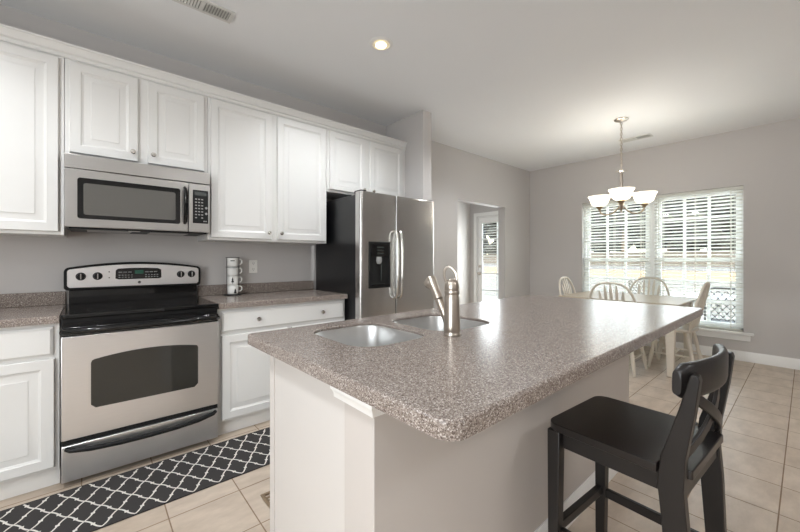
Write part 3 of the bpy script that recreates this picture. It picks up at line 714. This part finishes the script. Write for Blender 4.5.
# ------------------------------------------------------------------ counter stool
st = thing('bar_stool', 'black-brown wooden counter stool with crossed back slats pulled up to the island', 'stool', (1.56, -2.82, 0))
sx0, sx1, sf, sr = 1.346, 1.765, -2.606, -3.03
sp = rpoly([(sx0, -2.944), (1.379, -2.944), (1.379, sr + .012), (1.726, sr + .012), (1.726, -2.944), (sx1, -2.944), (sx1 - .004, sf), (sx0 + .004, sf)], [.004, .003, .008, .008, .003, .004, .045, .045], 6)
b = MB(); b.prism(sp, 'z', .606, .632); b.done('seat', 'stool_seat', st, bev=.007, seg=3)
def fleg(x):
    x0 = x; m = MB(); m.loft([[(x0, -2.612, .002), (x0 + .034, -2.612, .002), (x0 + .034, -2.646, .002), (x0, -2.646, .002)], [(x0 - .002, -2.610, .605), (x0 + .038, -2.610, .605), (x0 + .038, -2.655, .605), (x0 - .002, -2.655, .605)]])
    return m.done('leg', 'stool', st, bev=.003)
fleg(1.355); fleg(1.722)
post = [(-3.055, .002), (-3.012, .002), (-2.952, .50), (-2.945, .60), (-2.952, .66), (-2.990, .80), (-3.012, .894), (-3.020, .903), (-3.038, .903), (-3.044, .89), (-3.034, .80), (-3.010, .66), (-3.004, .58), (-3.010, .48), (-3.09, .002)]
post = [(-3.03, .002), (-2.988, .002), (-2.955, .48), (-2.945, .58), (-2.953, .66), (-2.994, .80), (-3.018, .895), (-3.022, .903), (-3.036, .903), (-3.040, .89), (-3.030, .80), (-3.010, .67), (-3.006, .58), (-3.014, .48)]
for x in (1.346, 1.7285):
    MB().prism(post, 'x', x, x + .031).done('leg', 'stool', st, bev=.003)
b = MB(); b.box(1.376, 1.392, -2.944, -2.656, .545, .6055); b.done('apron', 'stool', st, bev=.002)
b = MB(); b.box(1.732, 1.748, -2.944, -2.656, .545, .6055); b.done('apron', 'stool', st, bev=.002)
b = MB(); b.box(1.402, 1.720, -2.640, -2.622, .545, .6055); b.done('apron', 'stool', st, bev=.002)
b = MB(); b.box(1.380, 1.726, -3.0, -2.982, .545, .6055); b.done('apron', 'stool', st, bev=.002)
for x in (1.374, 1.730): MB().box(x, x + .018, -3.012, -2.645, .222, .258).done('stretcher', 'stool', st, bev=.003)
MB().box(1.398, 1.724, -2.640, -2.616, .232, .266).done('stretcher', 'stool', st, bev=.003)
# curved top rail in front of the posts
rails = []
n = 18
for k in range(n + 1):
    t = k / n; x = 1.349 + (1.775 - 1.349) * t; c = 1 - (2 * t - 1) ** 2
    y = -2.990 - .048 * c; e = min(t, 1 - t) * (1.775 - 1.349)
    hh = .049 - (.016 * (1 - min(1, e / .022)) ** 2); th = .0125 + .006 * (1 - c) - (.008 * (1 - min(1, e / .016)) ** 2)
    zc = .874; sec = []
    for a in range(16):
        an = 2 * PI * a / 16; ca, sa = math.cos(an), math.sin(an)
        sg = lambda v, p: math.copysign(abs(v) ** p, v)
        zz = hh * sg(sa, .45); yy = th * sg(ca, .6)
        sec.append((x, y + yy + .05 * (-(zz)) * .35, zc + zz + .006 * c))
    rails.append(sec)
b = MB(); b.loft(rails); b.done('top_rail', 'stool', st, smooth=50)
for a, c, off in ((1.394, 1.730, 0), (1.730, 1.394, .012)):
    pts = []
    for k in range(9):
        t = k / 8; x = a + (c - a) * t; z = .648 + (.835 - .648) * t; y = -2.975 - off - .012 - .028 * (1 - (2 * t - 1) ** 2) - .012 * t
        pts.append((x, y, z))
    m = MB(); rr = []
    for i, p in enumerate(pts):
        t = (Vector(pts[min(i + 1, 8)]) - Vector(pts[max(i - 1, 0)])).normalized(); u = Vector((0, 1, 0)); wv = t.cross(u).normalized(); q = Vector(p)
        rr.append([tuple(q + wv * sw * .016 + u * su * .005) for sw, su in ((1, 1), (1, -1), (-1, -1), (-1, 1))])
    m.loft(rr); m.done('back_slat', 'stool', st, bev=.002)

st.location = (1.546, -2.833, 0); st.rotation_euler = (0, 0, math.radians(-3.8))

# ------------------------------------------------------------------ dining set
TX0, TX1, TY0, TY1 = 4.53, 5.50, -2.385, -1.17
tb = thing('dining_table', 'cream painted dining table with a whitewashed wood top, by the breakfast windows', 'table', ((TX0 + TX1) / 2, (TY0 + TY1) / 2, 0))
b = MB(); b.prism(rrect(TX0, TX1, TY0, TY1, .02, 4), 'z', .732, .758); b.done('table_top', 'table_top', tb, bev=.006)
b = MB(); i = .06; b.box(TX0 + i, TX1 - i, TY0 + i, TY0 + i + .02, .65, .7315); b.box(TX0 + i, TX1 - i, TY1 - i - .02, TY1 - i, .65, .7315); b.box(TX0 + i, TX0 + i + .02, TY0 + i, TY1 - i, .65, .7315); b.box(TX1 - i - .02, TX1 - i, TY0 + i, TY1 - i, .65, .7315); b.done('apron', 'chair', tb)
for x in (TX0 + .09, TX1 - .09):
    for y in (TY0 + .085, TY1 - .085):
        m = MB(); m.loft([[(x + a * s, y + c * s, z) for a, c in ((-1, -1), (1, -1), (1, 1), (-1, 1))] for s, z in ((.028, .002), (.042, .60), (.044, .7310))]); m.done('leg', 'chair', tb, bev=.004)

def make_chair():
    r = thing('dining_chair', '', 'chair', (0, 0, 0), 'cream dining chairs around the table')
    out = rpoly([(-.185, -.20), (.185, -.20), (.225, .19), (-.225, .19)], [.09, .09, .10, .10], 6)
    b = MB(); b.loft([[(p[0], p[1], z) for p in inset(out, d)] for d, z in ((.03, .425), (.004, .434), (.0, .445), (.004, .456), (.02, .460), (.06, .456))]); b.done('seat', 'chair', r, smooth=50)
    for sx in (-1, 1):
        for sy in (-1, 1):
            t0 = Vector((sx * .145, sy * .135, .428)); t1 = Vector((sx * .205, sy * .195 - (.02 if sy < 0 else 0), .004))
            pr = [(0, .014), (.12, .018), (.3, .021), (.45, .019), (.5, .0145), (.55, .0195), (.7, .0205), (.9, .014), (1, .012)]
            MB().tube([tuple(t0.lerp(t1, t)) for t, _ in pr], [q for _, q in pr], 10).done('leg', 'chair', r)
    def lp(sx, sy, t): return Vector((sx * .145, sy * .135, .428)).lerp(Vector((sx * .205, sy * .195 - (.02 if sy < 0 else 0), .004)), t)
    for sx in (-1, 1):
        a, c = lp(sx, 1, .60), lp(sx, -1, .60); MB().tube([tuple(a.lerp(c, t)) for t in (0, .2, .5, .8, 1)], [.008, .010, .013, .010, .008], 8).done('stretcher', 'chair', r)
    a, c = lp(-1, 1, .6).lerp(lp(-1, -1, .6), .5), lp(1, 1, .6).lerp(lp(1, -1, .6), .5); MB().tube([tuple(a.lerp(c, t)) for t in (0, .2, .5, .8, 1)], [.008, .010, .013, .010, .008], 8).done('stretcher', 'chair', r)
    def by(z): return -.165 - .115 * ((z - .455) / .5) ** 1.1 if z > .455 else -.165
    bow = []
    for k in range(33):
        a = PI * k / 32; ca, sa = math.cos(a), math.sin(a)
        z = .455 + .505 * (sa ** .80 if sa > 0 else 0); x = math.copysign(abs(ca) ** .62, ca) * (.185 + .060 * min(1, (z - .455) / .25))
        bow.append((x, by(z), z))
    b = MB(); b.tube(bow, .0125, 10, up=(0, 1, 0)); b.done('back_bow', 'chair', r, smooth=60)
    for k in range(7):
        u = (k - 3) / 3; xb = .135 * u; xt = .172 * u
        zt = .455 + .495 * (1 - abs(u * .80) ** 2.3) ** .62
        pts = []; rad = []
        for q, rr_ in ((0, .0055), (.25, .0065), (.5, .009), (.70, .0135), (.84, .0155), (.93, .010), (1, .006)):
            z = .457 + (zt - .457) * q; pts.append((xb + (xt - xb) * q, by(z) + .0005, z)); rad.append(rr_)
        MB().tube(pts, rad, 8, sy=.62, up=(1, 0, 0)).done('spindle', 'chair', r)
    return r
ch = make_chair()
spots = [(4.53, -1.855, -90, 'cream bow-back chair on the island side of the table, its back toward the kitchen'),
         (5.06, -2.245, 0, 'cream bow-back chair seen from its side at the table end nearest the stool'),
         (5.50, -1.83, 90, 'cream bow-back chair on the window side, its arch rising behind the table top'),
         (5.04, -1.30, 180, 'cream bow-back chair at the table end nearest the room corner')]
for k, (x, y, a, lab) in enumerate(spots):
    o = ch if k == 0 else copy_tree(ch)
    o.location = (x, y, 0); o.rotation_euler = (0, 0, math.radians(a)); o['label'] = lab

# ------------------------------------------------------------------ blinds
def blind(label, y0, y1):
    r = thing('window_blind', label, 'blind', (XE + .03, (y0 + y1) / 2, WZ[1]), 'white blinds in the breakfast windows')
    xa = XE + .035
    MB().box(xa - .028, xa + .028, y0, y1, WZ[1] - .045, WZ[1] - .004).done('headrail', 'blind', r, bev=.003)
    b = MB(); zt, zb = WZ[1] - .075, WZ[0] + .045; n = 38
    for k in range(n):
        z = zb + (zt - zb) * k / (n - 1); b.box(-.0245, .0245, y0 + .004, y1 - .004, -.0013, .0013, Matrix.Translation((xa, 0, z)) @ Matrix.Rotation(math.radians(13), 4, 'Y'))
    b.done('slats', 'blind', r)
    MB().box(xa - .025, xa + .025, y0 + .004, y1 - .004, WZ[0] + .006, WZ[0] + .022).done('bottom_rail', 'blind', r, bev=.003)
    for t in (.12, .5, .88):
        y = y0 + (y1 - y0) * t; b = MB()
        for dx_ in (-.026, .026): b.box(xa + dx_ - .0008, xa + dx_ + .0008, y - .0025, y + .0025, WZ[0] + .02, WZ[1] - .05)
        b.done('ladder_cord', 'cord', r)
    MB().tube([(xa - .034, y1 - .06, WZ[1] - .05), (xa - .034, y1 - .06, 1.45)], .0035, 8).done('tilt_wand', 'cord', r)
    m = MB(); m.tube([(xa - .034, y0 + .07, WZ[1] - .05), (xa - .034, y0 + .07, 1.12)], .0014, 6); m.lathe([(.001, 1.12), (.006, 1.10), (.007, 1.085), (0, 1.083)], (xa - .034, y0 + .07, 0), 8, 'z', False, False); m.done('lift_cord', 'cord', r)
blind('white slatted blind in the window half farther from the room corner', W1[0] + .006, W1[1] - .006)
blind('white slatted blind in the window half behind the chandelier', W2[0] + .006, W2[1] - .006)

# ------------------------------------------------------------------ chandelier
cx, cy = 4.55, -1.87
chn = thing('chandelier', 'three-light brushed nickel chandelier with white bowl shades hanging over the dining table', 'chandelier', (cx, cy, H))
b = MB(); b.lathe([(0, H - .0005), (.068, H - .0005), (.070, H - .008), (.055, H - .018), (.018, H - .026), (.008, H - .034), (0, H - .035)], (cx, cy, 0), 28, 'z', False, False); b.done('canopy', 'nickel', chn, smooth=50)
b = MB(); z = H - .034; k = 0
while z > 2.215:
    lpn = []
    for q in range(13):
        a = 2 * PI * q / 12; u = .010 * math.cos(a); v = .018 * math.sin(a)
        lpn.append((cx + (u if k % 2 else 0), cy + (0 if k % 2 else u), z - .016 + v))
    b.tube(lpn, .0032, 6); z -= .0285; k += 1
b.tube([(cx + .006 * math.sin(q * .9), cy + .006 * math.cos(q * .9), H - .03 - q * .027) for q in range(20)], .0018, 5)
b.done('chain', 'nickel', chn)
b = MB(); b.lathe([(0, 2.225), (.008, 2.222), (.010, 2.205), (.022, 2.198), (.024, 2.188), (.015, 2.180), (.016, 2.165), (.016, 1.93), (.016, 1.92), (.020, 1.90), (.028, 1.87), (.030, 1.84), (.022, 1.81), (.026, 1.79), (.018, 1.765), (.010, 1.75), (.012, 1.738), (.006, 1.725), (0, 1.722)], (cx, cy, 0), 20, 'z', False, False); b.done('stem', 'nickel', chn, smooth=50)
vd = math.atan2(CAM[1] - cy, CAM[0] - cx)      # one arm faces the kitchen
for k in range(3):
    a = vd + k * 2 * PI / 3; ux, uy = math.cos(a), math.sin(a)
    def A(r, z): return (cx + ux * r, cy + uy * r, z)
    # top scroll
    b = MB(); b.tube([A(.010, 2.175), A(.03, 2.185), A(.048, 2.20), A(.058, 2.196), A(.060, 2.184)], [.004, .0045, .004, .005, .006], 8); b.done('scroll', 'nickel', chn)
    b = MB(); b.tube([A(.018, 1.80), A(.06, 1.755), A(.11, 1.725), A(.17, 1.72), A(.22, 1.735), A(.245, 1.765), A(.25, 1.80)], [.0075, .0075, .0075, .0075, .0075, .0075, .0085], 10); ar = b.done('arm', 'bronze', chn, smooth=60)
    c = A(.25, 0)
    b = MB(); b.lathe([(0, 1.782), (.012, 1.785), (.018, 1.80), (.034, 1.812), (.038, 1.826), (.030, 1.8285), (0, 1.8285)], c, 18, 'z', False, False); b.done('shade_cup', 'bronze', ar)
    b = MB(); b.lathe([(.030, 1.829), (.058, 1.836), (.084, 1.858), (.098, 1.895), (.108, 1.925), (.122, 1.945), (.119, 1.945), (.105, 1.925), (.094, 1.895), (.080, 1.861), (.056, 1.840), (.030, 1.833)], c, 32, 'z', False, False); shd = b.done('shade', 'shade', ar, smooth=60)
    b = MB(); b.lathe([(0, 1.8335), (.013, 1.834), (.014, 1.855), (.027, 1.885), (.029, 1.905), (.018, 1.925), (0, 1.931)], c, 16, 'z', False, False); b.done('bulb', 'bulb', shd)
    light('chandelier_lamp_light', 'POINT', (c[0], c[1], 1.955), (0, 0, 0), 3.0, (1, .97, .92), shadow_soft_size=.04)

# ------------------------------------------------------------------ recessed light, vents
def can(x, y, label):
    r = thing('recessed_light', label, 'ceiling light', (x, y, H))
    b = MB(); b.lathe([(.062, H - .0005), (.084, H - .0005), (.085, H - .004), (.078, H - .007), (.064, H - .008), (.062, H - .004)], (x, y, 0), 36, 'z', False, False); b.done('trim_ring', 'trim', r)
    b = MB(); b.lathe([(.0, H - .0012), (.0, H - .0012)], (x, y, 0), 4, 'z', False, False) if 0 else None
    b = MB(); b.lathe([(.063, H - .0075), (.060, H - .0025), (.0, H - .0012)], (x, y, 0), 32, 'z', False, False); b.done('baffle', 'can_in', r, smooth=60)
    b = MB(); b.lathe([(0, H - .0016), (.038, H - .0016), (.036, H - .0042), (.022, H - .0058), (0, H - .0062)], (x + .010, y + .014, 0), 28, 'z', False, False); b.done('lamp', 'bulb', r, smooth=60)
    light('can_and_fill_spot', 'SPOT', (x, y, H - .03), (0, 0, 0), 39, (.93, .966, 1.0), spot_size=math.radians(150), spot_blend=.6, shadow_soft_size=.06)
can(1.692, -1.21, 'lit round recessed ceiling light above the space between range and island')
for x, y in ((-.6, -1.3), (-.7, -2.9), (3.6, -1.3)):  # added fill spots without fixtures, extra light for the kitchen
    light('can_and_fill_spot', 'SPOT', (x, y, H - .03), (0, 0, 0), 39, (.93, .966, 1.0), spot_size=math.radians(150), spot_blend=.6, shadow_soft_size=.06)
def vent(label, x0, x1, y0, y1, n, along, split):
    r = thing('ceiling_vent', label, 'vent', ((x0 + x1) / 2, (y0 + y1) / 2, H)); t = .02
    b = MB(); z0, z1 = H - .008, H - .0006
    b.box(x0, x0 + t, y0, y1, z0, z1); b.box(x1 - t, x1, y0, y1, z0, z1); b.box(x0 + t, x1 - t, y0, y0 + t, z0, z1); b.box(x0 + t, x1 - t, y1 - t, y1, z0, z1)
    xm, ym = (x0 + x1) / 2, (y0 + y1) / 2
    if along == 'x': b.box(xm - .012, xm + .012, y0 + t, y1 - t, z0, z1)
    else: b.box(x0 + t, x1 - t, ym - .012, ym + .012, z0, z1)
    b.done('frame', 'vent', r, bev=.002)
    MB().box(x0 + t, x1 - t, y0 + t, y1 - t, H - .0012, H - .0006).done('duct_back', 'duct', r)
    b = MB()
    for k in range(n):
        f = (k + .5) / n
        if abs(f - .5) < .5 / n + .03: continue
        ang = math.radians(42 if f < .5 else -42)
        if along == 'x':
            x = x0 + t + (x1 - x0 - 2 * t) * f; b.box(-.0055, .0055, y0 + t, y1 - t, -.0005, .0005, Matrix.Translation((x, 0, H - .0055)) @ Matrix.Rotation(ang * .8, 4, 'Y'))
        else:
            y = y0 + t + (y1 - y0 - 2 * t) * f; b.box(x0 + t, x1 - t, -.0055, .0055, -.0005, .0005, Matrix.Translation((0, y, H - .0055)) @ Matrix.Rotation(ang * .8, 4, 'X'))
    b.done('louvers', 'vent', r)
vent('white louvered ceiling vent above the range, cut by the top of the photo', .455, .805, -.865, -.735, 20, 'x', 1)
vent('narrow white ceiling vent near the window wall behind the chandelier chain', 5.295, 5.445, -1.955, -1.61, 18, 'y', 1)

# ------------------------------------------------------------------ outdoors
GZ = -.28
struct(MB().box(XE + T, 160, -90, 90, GZ - .2, GZ).done('lawn', 'lawn'))
struct(MB().box(XE + T + .002, 11.5, -6, 4.5, GZ + .001, GZ + .12).done('patio_slab', 'concrete'))
struct(MB().box(58, 92, -140, 140, GZ + .002, GZ + .02).done('road', 'road'))
struct(MB().box(33, 57, -140, 140, GZ + .002, GZ + .03).done('straw_bed', 'straw'))
struct(MB().prism([(94, GZ + .002), (104, GZ + 3.2), (128, GZ + 3.4), (130, GZ + .002)], 'y', -140, 140).done('garden_bank', 'fence')) if 0 else None
bk = MB(); bk.loft([[(x, y, z) for x, z in ((94, GZ + .002), (102, GZ + 3.2), (128, GZ + 3.4), (130, GZ + .002))] for y in (-140, 140)]); struct(bk.done('grass_bank', 'fence'))
PZ = GZ + .121
def tree(x, y, h, rad, label):
    r = thing('tree', label, 'tree', (x, y, GZ + 3.1), 'trees beyond the road'); s0 = h / 12
    MB().tube([(x, y, GZ + 3.22), (x + .2, y, GZ + h * .3), (x, y + .2, GZ + h * .6), (x, y, GZ + h * .85)], [.28 * s0, .22 * s0, .15 * s0, .05 * s0], 8).done('trunk', 'bark', r)
    b = MB(); rnd = random.Random(int(x * 10 + y * 7))
    for k in range(44):
        a = rnd.uniform(0, 2 * PI); f = rnd.random(); zz = GZ + 3.1 + h * (.05 + .83 * f); env = max(.35, 1 - max(0, f - .55) * 1.5); t = rnd.random() ** .5
        c = Vector((x + math.cos(a) * rad * env * t * .8, y + math.sin(a) * rad * env * t * .8, zz)); s = rad * rnd.uniform(.30, .44)
        g = bmesh.ops.create_icosphere(b.b, subdivisions=2, radius=s)
        for v in g['verts']:
            q = v.co.normalized(); v.co = v.co * (1 + .22 * math.sin(q.x * 9 + k) * math.sin(q.y * 8 - k) + rnd.uniform(-.10, .10)); v.co.z *= .8; v.co += c
    b.done('crown', 'leaf', r)
ty = [(108, -6 + 17.5 * k, 27 + 2.5 * (k % 3), 7.6) for k in range(7)] + [(132, 5 + 19 * k, 36 + 2 * (k % 2), 8.2) for k in range(6)]
for i, q in enumerate(ty): tree(*q, 'dark leafy tree seen through the blinds beyond the garden')
# patio furniture glimpsed through the blinds
pt = thing('patio_table', 'round white patio table outside the breakfast window', 'table', (8.3, -2.05, PZ))
b = MB(); b.lathe([(0, PZ + .70), (.5, PZ + .70), (.52, PZ + .71), (.52, PZ + .725), (.5, PZ + .735), (0, PZ + .735)], (8.3, -2.05, 0), 36, 'z', False, False); b.done('table_top', 'patio_white', pt)
for k in range(4):
    a = PI / 4 + k * PI / 2; MB().tube([(8.3 + .2 * math.cos(a), -2.05 + .2 * math.sin(a), PZ + .70), (8.3 + .42 * math.cos(a), -2.05 + .42 * math.sin(a), PZ + .003)], .022, 8).done('leg', 'patio_white', pt)
def patio_chair(x, y, ang, label):
    r = thing('patio_chair', label, 'chair', (0, 0, 0), 'metal patio chairs outside the window')
    m = MB(); m.box(-.26, .26, -.24, .24, .40, .425); m.done('seat', 'patio_metal', r, bev=.01)
    for sx in (-1, 1):
        MB().tube([(sx * .25, .22, .003), (sx * .25, .22, .40), (sx * .26, .22, .60), (sx * .26, -.2, .62)], .014, 8).done('leg', 'patio_metal', r)
        MB().tube([(sx * .25, -.25, .003), (sx * .25, -.23, .42), (sx * .24, -.32, .90)], .014, 8).done('leg', 'patio_metal', r)
    MB().tube([(-.24, -.32, .90), (-.12, -.33, .945), (.12, -.33, .945), (.24, -.32, .90)], .014, 8).done('top_bar', 'patio_metal', r)
    m = MB()
    for k in range(-4, 5):
        for s in (-1, 1):
            pts = []
            for q in range(9):
                z = .46 + q * .055; xx = k * .09 + s * (z - .68) * .8
                if abs(xx) < .24: pts.append((xx, -.235 - .085 * (z - .43) / .47, z))
            if len(pts) > 1: m.tube(pts, .007, 5)
    m.done('lattice_back', 'patio_metal', r)
    r.location = (x, y, PZ); r.rotation_euler = (0, 0, math.radians(ang)); return r
patio_chair(7.4, -2.45, -90, 'dark metal lattice-back patio chair nearer the house wall')
patio_chair(8.9, -1.1, 150, 'dark metal lattice-back patio chair behind the white patio table')
wc = thing('garden_chair', 'wooden slatted garden chair outside the hall door', 'chair', (7.6, .9, PZ))
m = MB()
for k in range(6): m.box(7.35 + k * .085, 7.42 + k * .085, .62, 1.16, PZ + .40, PZ + .42)
m.done('seat', 'patio_wood', wc)
m = MB()
for k in range(6): m.box(7.86, 7.88, .64 + k * .088, .70 + k * .088, PZ + .42, PZ + .95)
m.box(7.855, 7.885, .60, 1.18, PZ + .95, PZ + 1.0); m.done('backrest', 'patio_wood', wc)
for x in (7.36, 7.83):
    for y in (.62, 1.12): MB().box(x, x + .045, y, y + .045, PZ + .003, PZ + .40).done('leg', 'patio_wood', wc)
